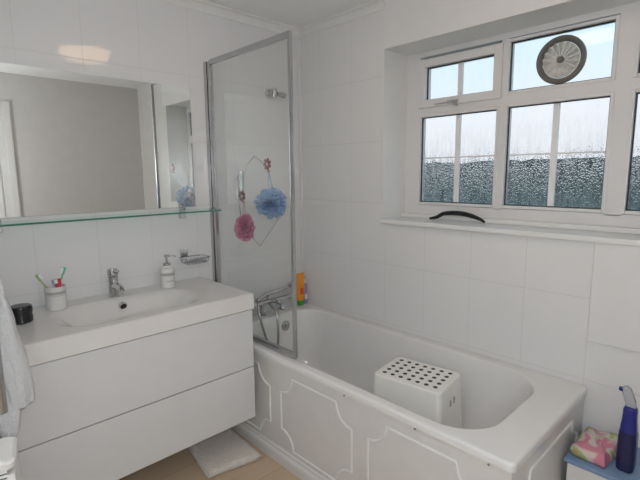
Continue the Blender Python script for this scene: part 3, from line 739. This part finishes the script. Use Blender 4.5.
part('rear_fold', blob([(-1.752, -.640, .030, .050, .90), (-1.746, -.640, .040, .050, .80), (-1.738, -.640, .036, .045, .70), (-1.735, -.640, .026, .04, .64), (-1.738, -.640, .010, .03, .59), (-1.740, -.640, .004, .012, .572)], 2.1), M['towel'], r, angle=80)

# slatted white basket in front of the towel rail
r = root('laundry_basket', (-1.897, -.765, 0), 'white slatted plastic laundry basket below the towel', 'laundry basket', rz=math.radians(-12))
bm = bmesh.new(); H_ = .655
HW, HD = .158, .070
loft(bm, [rrect(-HW+.003, HW-.003, -HD+.003, HD-.003, .02, z, 5, 3) for z in (.0, .05)], cap0=True)
loft(bm, [rrect(-HW+.002, HW-.002, -HD+.002, HD-.002, .02, H_-.025, 5, 3), rrect(-HW, HW, -HD, HD, .02, H_-.008, 5, 3), rrect(-HW+.008, HW-.008, -HD+.008, HD-.008, .02, H_, 5, 3)], cap0=True)
for a_ in (-1, 1):
    box(bm, a_*(HW-.013)-.010, a_*(HW-.013)+.010, -HD+.003, HD-.003, .04, H_-.04, .006)
z = .058
while z < H_-.03:
    box(bm, -HW+.02, HW-.02, -HD+.005, -HD+.011, z, z+.0062); box(bm, -HW+.02, HW-.02, HD-.011, HD-.005, z, z+.0062); z += .0115
part('basket_body', bm, M['white'], r, local=True)
bm = bmesh.new(); box(bm, -HW+.024, HW-.024, -HD+.024, HD-.024, .051, H_-.026); part('lining', bm, M['navy'], r, local=True, label='dark block standing in for the shade behind the slots')  # navy block: the shaded basket interior put in as colour

# ------------------------------------------------------------------ bath mat on the floor
r = root('bath_mat', (-.86, -.36, 0), 'folded beige chenille bath mat on the floor by the bath', 'bath mat')
def quadlayer(q, z0, z1, rr_=.018, nu=34, nv=26, seed=0):
    """rounded cushion-like slab over a quad with chenille bumps"""
    bm = bmesh.new(); q = [Vector((*p, 0)) for p in q]; top = []; bot = []
    for j in range(nv+1):
        rt, rb = [], []
        for i in range(nu+1):
            u, v_ = i/nu, j/nv
            p = q[0].lerp(q[1], u).lerp(q[3].lerp(q[2], u), v_)
            ed = min(min(u, 1-u)*nu, min(v_, 1-v_)*nv)/3.0; k = min(1, ed); k = math.sqrt(max(0, 1-(1-k)**2))
            rt.append(bm.verts.new((p.x, p.y, z0+(z1-z0)*(.45+.55*k)+.0022*math.sin(u*nu*1.6)*math.sin(v_*nv*1.6)*k+.003*noise.noise(Vector((u*6, v_*6, seed))))))
            rb.append(bm.verts.new((p.x, p.y, z0+(z1-z0)*.45*(1-k))))
        top.append(rt); bot.append(rb)
    for j in range(nv):
        for i in range(nu):
            bm.faces.new((top[j][i], top[j][i+1], top[j+1][i+1], top[j+1][i])); bm.faces.new((bot[j][i], bot[j+1][i], bot[j+1][i+1], bot[j][i+1]))
    def pr(g_): return [g_[0][i] for i in range(nu+1)]+[g_[j][nu] for j in range(1, nv+1)]+[g_[nv][i] for i in range(nu-1, -1, -1)]+[g_[j][0] for j in range(nv-1, 0, -1)]
    a, b_ = pr(top), pr(bot)
    for k in range(len(a)): bm.faces.new((a[k], b_[k], b_[(k+1) % len(a)], a[(k+1) % len(a)]))
    return bm
part('lower_fold', quadlayer([(-.965, -.17), (-.735, -.16), (-.765, -.53), (-1.015, -.475)], .001, .019, seed=1), M['mat'], r, angle=80)
part('upper_fold', quadlayer([(-.967, -.168), (-.732, -.158), (-.757, -.540), (-1.010, -.483)], .0195, .036, seed=4), M['mat'], r, angle=80)

# ------------------------------------------------------------------ stool in the bath
zt = .480; zb = RZ-.3845
P4 = [Vector((-.415, -.950)), Vector((-.205, -.962)), Vector((-.158, -1.240)), Vector((-.382, -1.232))]   # left, back, right, front
cen = sum(P4, Vector((0, 0)))/4
ex = ((P4[3]-P4[0])+(P4[2]-P4[1])).normalized(); ey = Vector((-ex.y, ex.x))      # along 7 holes, across 5
LX = .322; LY = .242
r = root('bath_stool', (cen.x, cen.y, zb), 'white plastic stool with rows of black dots on its top standing in the bath', 'stool', rz=math.atan2(ex.y, ex.x))
bm = bmesh.new(); hh = zt-zb
mx_, my_ = .020, .020; cwx = (LX-2*mx_)/7; cwy = (LY-2*my_)/5; hr = .0098; th = .005
def sq(k, n, w_, h_):   # point on a rectangle boundary at angle
    a = 2*PI*k/n; cx_, sy_ = math.cos(a), math.sin(a); f = 1/max(abs(cx_)/(w_/2), abs(sy_)/(h_/2)); return cx_*f, sy_*f
def rr(w_, d_, r_, z): return rrect(-w_/2, w_/2, -d_/2, d_/2, r_, z, 6, 6)
outer = [rr(LX-.014, LY-.014, .016, hh), rr(LX-.004, LY-.004, .020, hh-.003), rr(LX, LY, .022, hh-.010), rr(LX+.014, LY+.012, .022, hh*.5), rr(LX+.036, LY+.026, .022, .0)]
inner = [rr(LX-.018, LY-.018, .014, hh-th), rr(LX-.010, LY-.010, .018, hh-.012), rr(LX+.004, LY+.002, .018, hh*.5), rr(LX+.026, LY+.016, .018, .0)]
R_all = loft(bm, outer + inner[::-1], cap0=True, cap1=True)
# the foot rim is open underneath: outer and inner skins meet at the bottom
bmesh.ops.remove_doubles(bm, verts=bm.verts[:], dist=.0004)
part('stool_body', bm, M['stool'], r, local=True, angle=45)
for i in range(7):
    for j in range(5):
        px_, py_ = -LX/2+mx_+cwx*(i+.5), -LY/2+my_+cwy*(j+.5)
        if i == 0 and j == 0:
            bm = bmesh.new(); lathe(bm, [(hr, -.001), (hr, .0006), (hr-.001, .0010), (.0001, .0010)], (0, 0, 0), 18)
            dot = part('grip_dot', bm, M['rubber'], r, local=True, label='small round black dot')
        else:
            dot = dot0.copy(); COL.objects.link(dot); dot.parent = r
        if i == 0 and j == 0: dot0 = dot
        dot.location = (px_, py_, hh)
# two oval finger slots in the end that faces the room
for oy in (-.020, .020):
    bm = bmesh.new(); zc = hh-.085; xe = LX/2+.0035
    ov = [(xe+.0012, oy+.0065*math.cos(a), zc+.014*math.sin(a)) for a in [k*2*PI/24 for k in range(24)]]
    tube(bm, ov, .0024, 8, closed=True)
    part('slot_rim', bm, M['grey'], r, local=True)
    bm = bmesh.new(); A = [bm.verts.new((xe+.0016, oy+.0050*math.cos(k*2*PI/20), zc+.0125*math.sin(k*2*PI/20))) for k in range(20)]; B = [bm.verts.new((xe-.004, v_.co.y, v_.co.z)) for v_ in A]
    bm.faces.new(A); bm.faces.new(B[::-1]); [bm.faces.new((A[k], B[k], B[(k+1) % 20], A[(k+1) % 20])) for k in range(20)]
    part('finger_slot_shade', bm, M['grey'], r, local=True)  # solid grey plug, its colour stands in for the shade inside the slot

# ------------------------------------------------------------------ bottles in the bath corner
r = root('shampoo_bottle', (-.070, -.052, RZ), 'orange tube bottle standing on a green cap in the bath corner', 'bottle')
c0 = (-.070, -.052)
bm = bmesh.new(); lathe(bm, [(.0001, 0), (.021, 0), (.023, .003), (.023, .030), (.0225, .033)], (*c0, RZ), 28, sy=.8); part('cap', bm, M['green'], r)
bm = bmesh.new(); loft(bm, [rrect(c0[0]-w_, c0[0]+w_, c0[1]-d_, c0[1]+d_, .95*d_, RZ+z, 6, 3) for w_, d_, z in ((.021, .017, .0335), (.028, .020, .050), (.031, .019, .12), (.031, .010, .175), (.031, .003, .200), (.031, .002, .212))], cap0=True); part('bottle_body', bm, M['orange'], r)
bm = bmesh.new(); box(bm, c0[0]-.017, c0[0]+.010, c0[1]-.0212, c0[1]-.0190, RZ+.075, RZ+.115, .0008); part('printed_panel', bm, pbr('red_print', (.70, .10, .03), .3), r)
c0 = (-.0215, -.042)
r = root('conditioner_bottle', (*c0, RZ), 'small white and purple bottle beside the orange one', 'bottle')
bm = bmesh.new(); loft(bm, [rrect(c0[0]-w_, c0[0]+w_, c0[1]-d_, c0[1]+d_, .95*d_, RZ+z, 6, 3) for w_, d_, z in ((.015, .013, .0), (.0165, .015, .006), (.0165, .015, .10), (.014, .013, .128), (.009, .009, .136))], cap0=True); part('bottle_body', bm, M['purple'], r)
bm = bmesh.new(); lathe(bm, [(.0105, .1365), (.0105, .162), (.009, .165), (.0001, .165)], (*c0, RZ), 20); part('cap', bm, M['white'], r)
bm = bmesh.new(); box(bm, c0[0]-.012, c0[0]+.012, c0[1]-.0162, c0[1]-.0151, RZ+.03, RZ+.065, .0004); part('printed_panel', bm, M['white'], r)

# ------------------------------------------------------------------ low unit at the end of the bath, pack and spray
r = root('storage_stool', (-.13, -1.93, 0), 'low white box stool with a blue top at the end of the bath', 'stool')
bm = bmesh.new(); box(bm, -.250, -.004, -2.14, -1.712, .0, .332, .006); part('box_body', bm, M['white'], r)
bm = bmesh.new(); box(bm, -.262, -.002, -2.15, -1.704, .3325, .350, .005); part('top_board', bm, M['shelfblue'], r, 'blue top board')
def pack():
    bm = bmesh.new(); q = [Vector((-.232, -1.716)), Vector((-.238, -1.824)), Vector((-.045, -1.850)), Vector((-.040, -1.722))]; rings_ = []
    cx_ = sum(q, Vector((0, 0)))/4; NZ = 8
    for i in range(NZ+1):
        f = i/NZ; z = .3505+.046*f; sc = .90+.10*math.sin(PI*min(1, f*.9+.05))**.5; sc *= (1-.10*f**4); ring_ = []
        for k in range(4):
            for m_ in range(8):
                p = q[k].lerp(q[(k+1) % 4], m_/8); bl = .035*math.sin(PI*m_/8); p2 = cx_+(p-cx_)*(sc+bl)
                w_ = noise.noise(Vector((p.x*30, p.y*30, z*40)))*.006
                ring_.append(Vector((p2.x+w_, p2.y+w_, z+(noise.noise(Vector((p.x*18, p.y*18, 3)))*.014*f))))
        rings_.append(ring_)
    last = rings_[-1]
    for s_, dz in ((.75, .006), (.45, .008), (.15, .007)):
        rings_.append([Vector((cx_.x+(p.x-cx_.x)*s_, cx_.y+(p.y-cx_.y)*s_, p.z+dz+noise.noise(Vector((p.x*40*s_, p.y*40, 1)))*.008)) for p in last])
    loft(bm, rings_, cap0=True); return bm
r = root('wrapped_pack', (-.14, -1.78, .3505), 'soft pink and green printed plastic pack on the blue top', 'pack')
part('wrapper', pack(), M['pack'], r, angle=80)
BC = (-.182, -1.874)
r = root('spray_bottle', (*BC, .3505), 'cobalt blue spray bottle with a clear trigger head', 'spray bottle')
bm = bmesh.new(); loft(bm, [rrect(BC[0]-w_*1.15, BC[0]+w_*1.15, BC[1]-d_*1.15, BC[1]+d_*1.15, .9*min(w_, d_), .3505+z*1.17, 6, 3) for w_, d_, z in ((.020, .017, 0), (.026, .022, .004), (.028, .024, .02), (.028, .024, .06), (.0275, .0235, .105), (.026, .022, .122))], cap0=True)
part('label_sleeve', bm, M['navy'], r, 'dark printed lower body')
bm = bmesh.new(); loft(bm, [rrect(BC[0]-w_*1.15+dx, BC[0]+w_*1.15+dx, BC[1]-d_*1.15, BC[1]+d_*1.15, .95*min(w_, d_), .3505+z*1.17, 6, 3) for w_, d_, z, dx in ((.0255, .0215, .1222, 0), (.025, .021, .135, 0), (.022, .019, .155, 0), (.021, .018, .175, 0), (.021, .018, .188, -.001), (.017, .015, .196, -.002))], cap0=True)
part('bottle_body', bm, M['cobalt'], r)
bm = bmesh.new()
hd = [Vector((BC[0]-.002, BC[1]+q[0], .3505+q[1]*1.17)) for q in ((-.016, .1965), (.014, .1965), (.018, .215), (.026, .232), (.030, .250), (.016, .256), (.004, .250), (-.004, .232), (-.012, .214))]
A = [bm.verts.new(p+Vector((.008, 0, 0))) for p in hd]; B = [bm.verts.new(p-Vector((.008, 0, 0))) for p in hd]
bm.faces.new(A); bm.faces.new(B[::-1]); nn = len(A); [bm.faces.new((A[k], B[k], B[(k+1) % nn], A[(k+1) % nn])) for k in range(nn)]
bmesh.ops.bevel(bm, geom=bm.edges[:], offset=.002, segments=2, affect='EDGES'); part('trigger_head', bm, M['smoke'], r)
bm = bmesh.new(); tube(bm, [(BC[0]-.002, BC[1]+.026, .3505+.284), (BC[0]-.002, BC[1]+.038, .3505+.284)], [.009, .007], 12); part('nozzle', bm, M['cobalt'], r)

# ------------------------------------------------------------------ ceiling lamp (its glow is mirrored in the tiles)
r = root('ceiling_lamp', (-.84, -1.28, CEIL), 'round flush ceiling lamp with a warm glass shade', 'ceiling lamp')
bm = bmesh.new(); lathe(bm, [(.10, -.0005), (.175, -.0005), (.178, -.012), (.165, -.022), (.10, -.022)], (-.84, -1.28, CEIL), 40); part('lamp_base', bm, M['white'], r)
bm = bmesh.new(); lathe(bm, [(.160, -.0225), (.158, -.040), (.135, -.062), (.08, -.078), (.0001, -.084)], (-.84, -1.28, CEIL), 40); part('lamp_shade', bm, M['lamp'], r)

# ------------------------------------------------------------------ outside
struct(obox('ground', .5, 30, -18, 22, -.6, -.5, M['lawn']), 'dark lawn outside', 'ground')
def hedge(name, x, y0, y1, h, label):
    bm = bmesh.new(); NY_, NZ_ = 120, 22; g_ = []
    for j in range(NZ_+1):
        row = []
        for i in range(NY_+1):
            y = y0+(y1-y0)*i/NY_; z = -.5+(h+.5)*j/NZ_
            nx = noise.noise(Vector((y*1.3, z*1.8, 0)))*.35+noise.noise(Vector((y*5, z*5, 2)))*.12
            row.append(bm.verts.new((x+nx+.35*(j/NZ_)**3, y, z+(.05*noise.noise(Vector((y*.9, 0, 5)))+.05*noise.noise(Vector((y*4, 0, 5))) if j > NZ_-3 else 0))))
        g_.append(row)
    g_.append([bm.verts.new((x+1.4, v_.co.y, v_.co.z-.05)) for v_ in g_[-1]]); g_.append([bm.verts.new((x+1.5, v_.co.y, -.5)) for v_ in g_[0]])
    for j in range(len(g_)-1):
        for i in range(NY_): bm.faces.new((g_[j][i], g_[j][i+1], g_[j+1][i+1], g_[j+1][i]))
    o = fix_origin(finish(name, bm, M['hedge'], angle=180)); tag(o, label, 'hedge'); return o
hedge('hedge', 6.5, -6, 14, 1.60, 'dark green hedge blurred behind the wet window glass')

# ------------------------------------------------------------------ light
wd = bpy.data.worlds.new('world'); bpy.context.scene.world = wd; wd.use_nodes = True
nt = wd.node_tree; nt.nodes.clear(); N = nt.nodes.new; L = nt.links.new
out = N('ShaderNodeOutputWorld'); bg = N('ShaderNodeBackground'); tc = N('ShaderNodeTexCoord'); sp = N('ShaderNodeSeparateXYZ'); L(tc.outputs['Generated'], sp.inputs[0])
rp = N('ShaderNodeValToRGB'); e_ = rp.color_ramp.elements
e_[0].position = 0; e_[0].color = (.62, .62, .66, 1); e_[1].position = 1; e_[1].color = (.36, .60, .80, 1)
x = e_.new(.12); x.color = (.62, .66, .71, 1); x = e_.new(.30); x.color = (.47, .66, .74, 1)
nz = N('ShaderNodeTexNoise'); nz.inputs['Scale'].default_value = 5; nz.inputs['Detail'].default_value = 4; L(tc.outputs['Generated'], nz.inputs['Vector'])
ad = N('ShaderNodeMath'); ad.operation = 'MULTIPLY_ADD'; L(nz.outputs['Fac'], ad.inputs[0]); ad.inputs[1].default_value = .15; L(sp.outputs['Z'], ad.inputs[2])
sb = N('ShaderNodeMath'); sb.operation = 'SUBTRACT'; L(ad.outputs[0], sb.inputs[0]); sb.inputs[1].default_value = .075
L(sb.outputs[0], rp.inputs[0]); L(rp.outputs[0], bg.inputs[0]); bg.inputs['Strength'].default_value = 2.1; L(bg.outputs[0], out.inputs[0])

def light(name, kind, loc, energy, col=(1, 1, 1), **kw):
    l = bpy.data.lights.new(name, kind); l.energy = energy; l.color = col
    for k_, v_ in kw.items(): setattr(l, k_, v_)
    o = bpy.data.objects.new(name, l); COL.objects.link(o); o.location = loc; return o
CAM = Vector((-1.914, -2.163, 1.369))
light('camera_flash', 'POINT', CAM+Vector((.02, .01, .045)), 28, (.94, .975, 1), shadow_soft_size=.02)

# ------------------------------------------------------------------ camera
y_, p_, r_ = math.radians(43.824), math.radians(-8.413), math.radians(-.519)
F = Vector((math.sin(y_)*math.cos(p_), math.cos(y_)*math.cos(p_), math.sin(p_)))
R_ = Vector((math.cos(y_), -math.sin(y_), 0)); U = R_.cross(F)
R2 = R_*math.cos(r_)+U*math.sin(r_); U2 = -R_*math.sin(r_)+U*math.cos(r_)
cd = bpy.data.cameras.new('camera'); cd.sensor_width = 36; cd.lens = 444.994/640*36; cd.clip_start = .02
co = bpy.data.objects.new('camera', cd); COL.objects.link(co)
m = Matrix((R2, U2, -F)).transposed().to_4x4(); m.translation = CAM; co.matrix_world = m
sc = bpy.context.scene; sc.camera = co
sc.view_settings.view_transform = 'Standard'; sc.view_settings.look = 'None'; sc.view_settings.gamma = 1; sc.view_settings.exposure = -0.37
sc.view_settings.use_curve_mapping = False
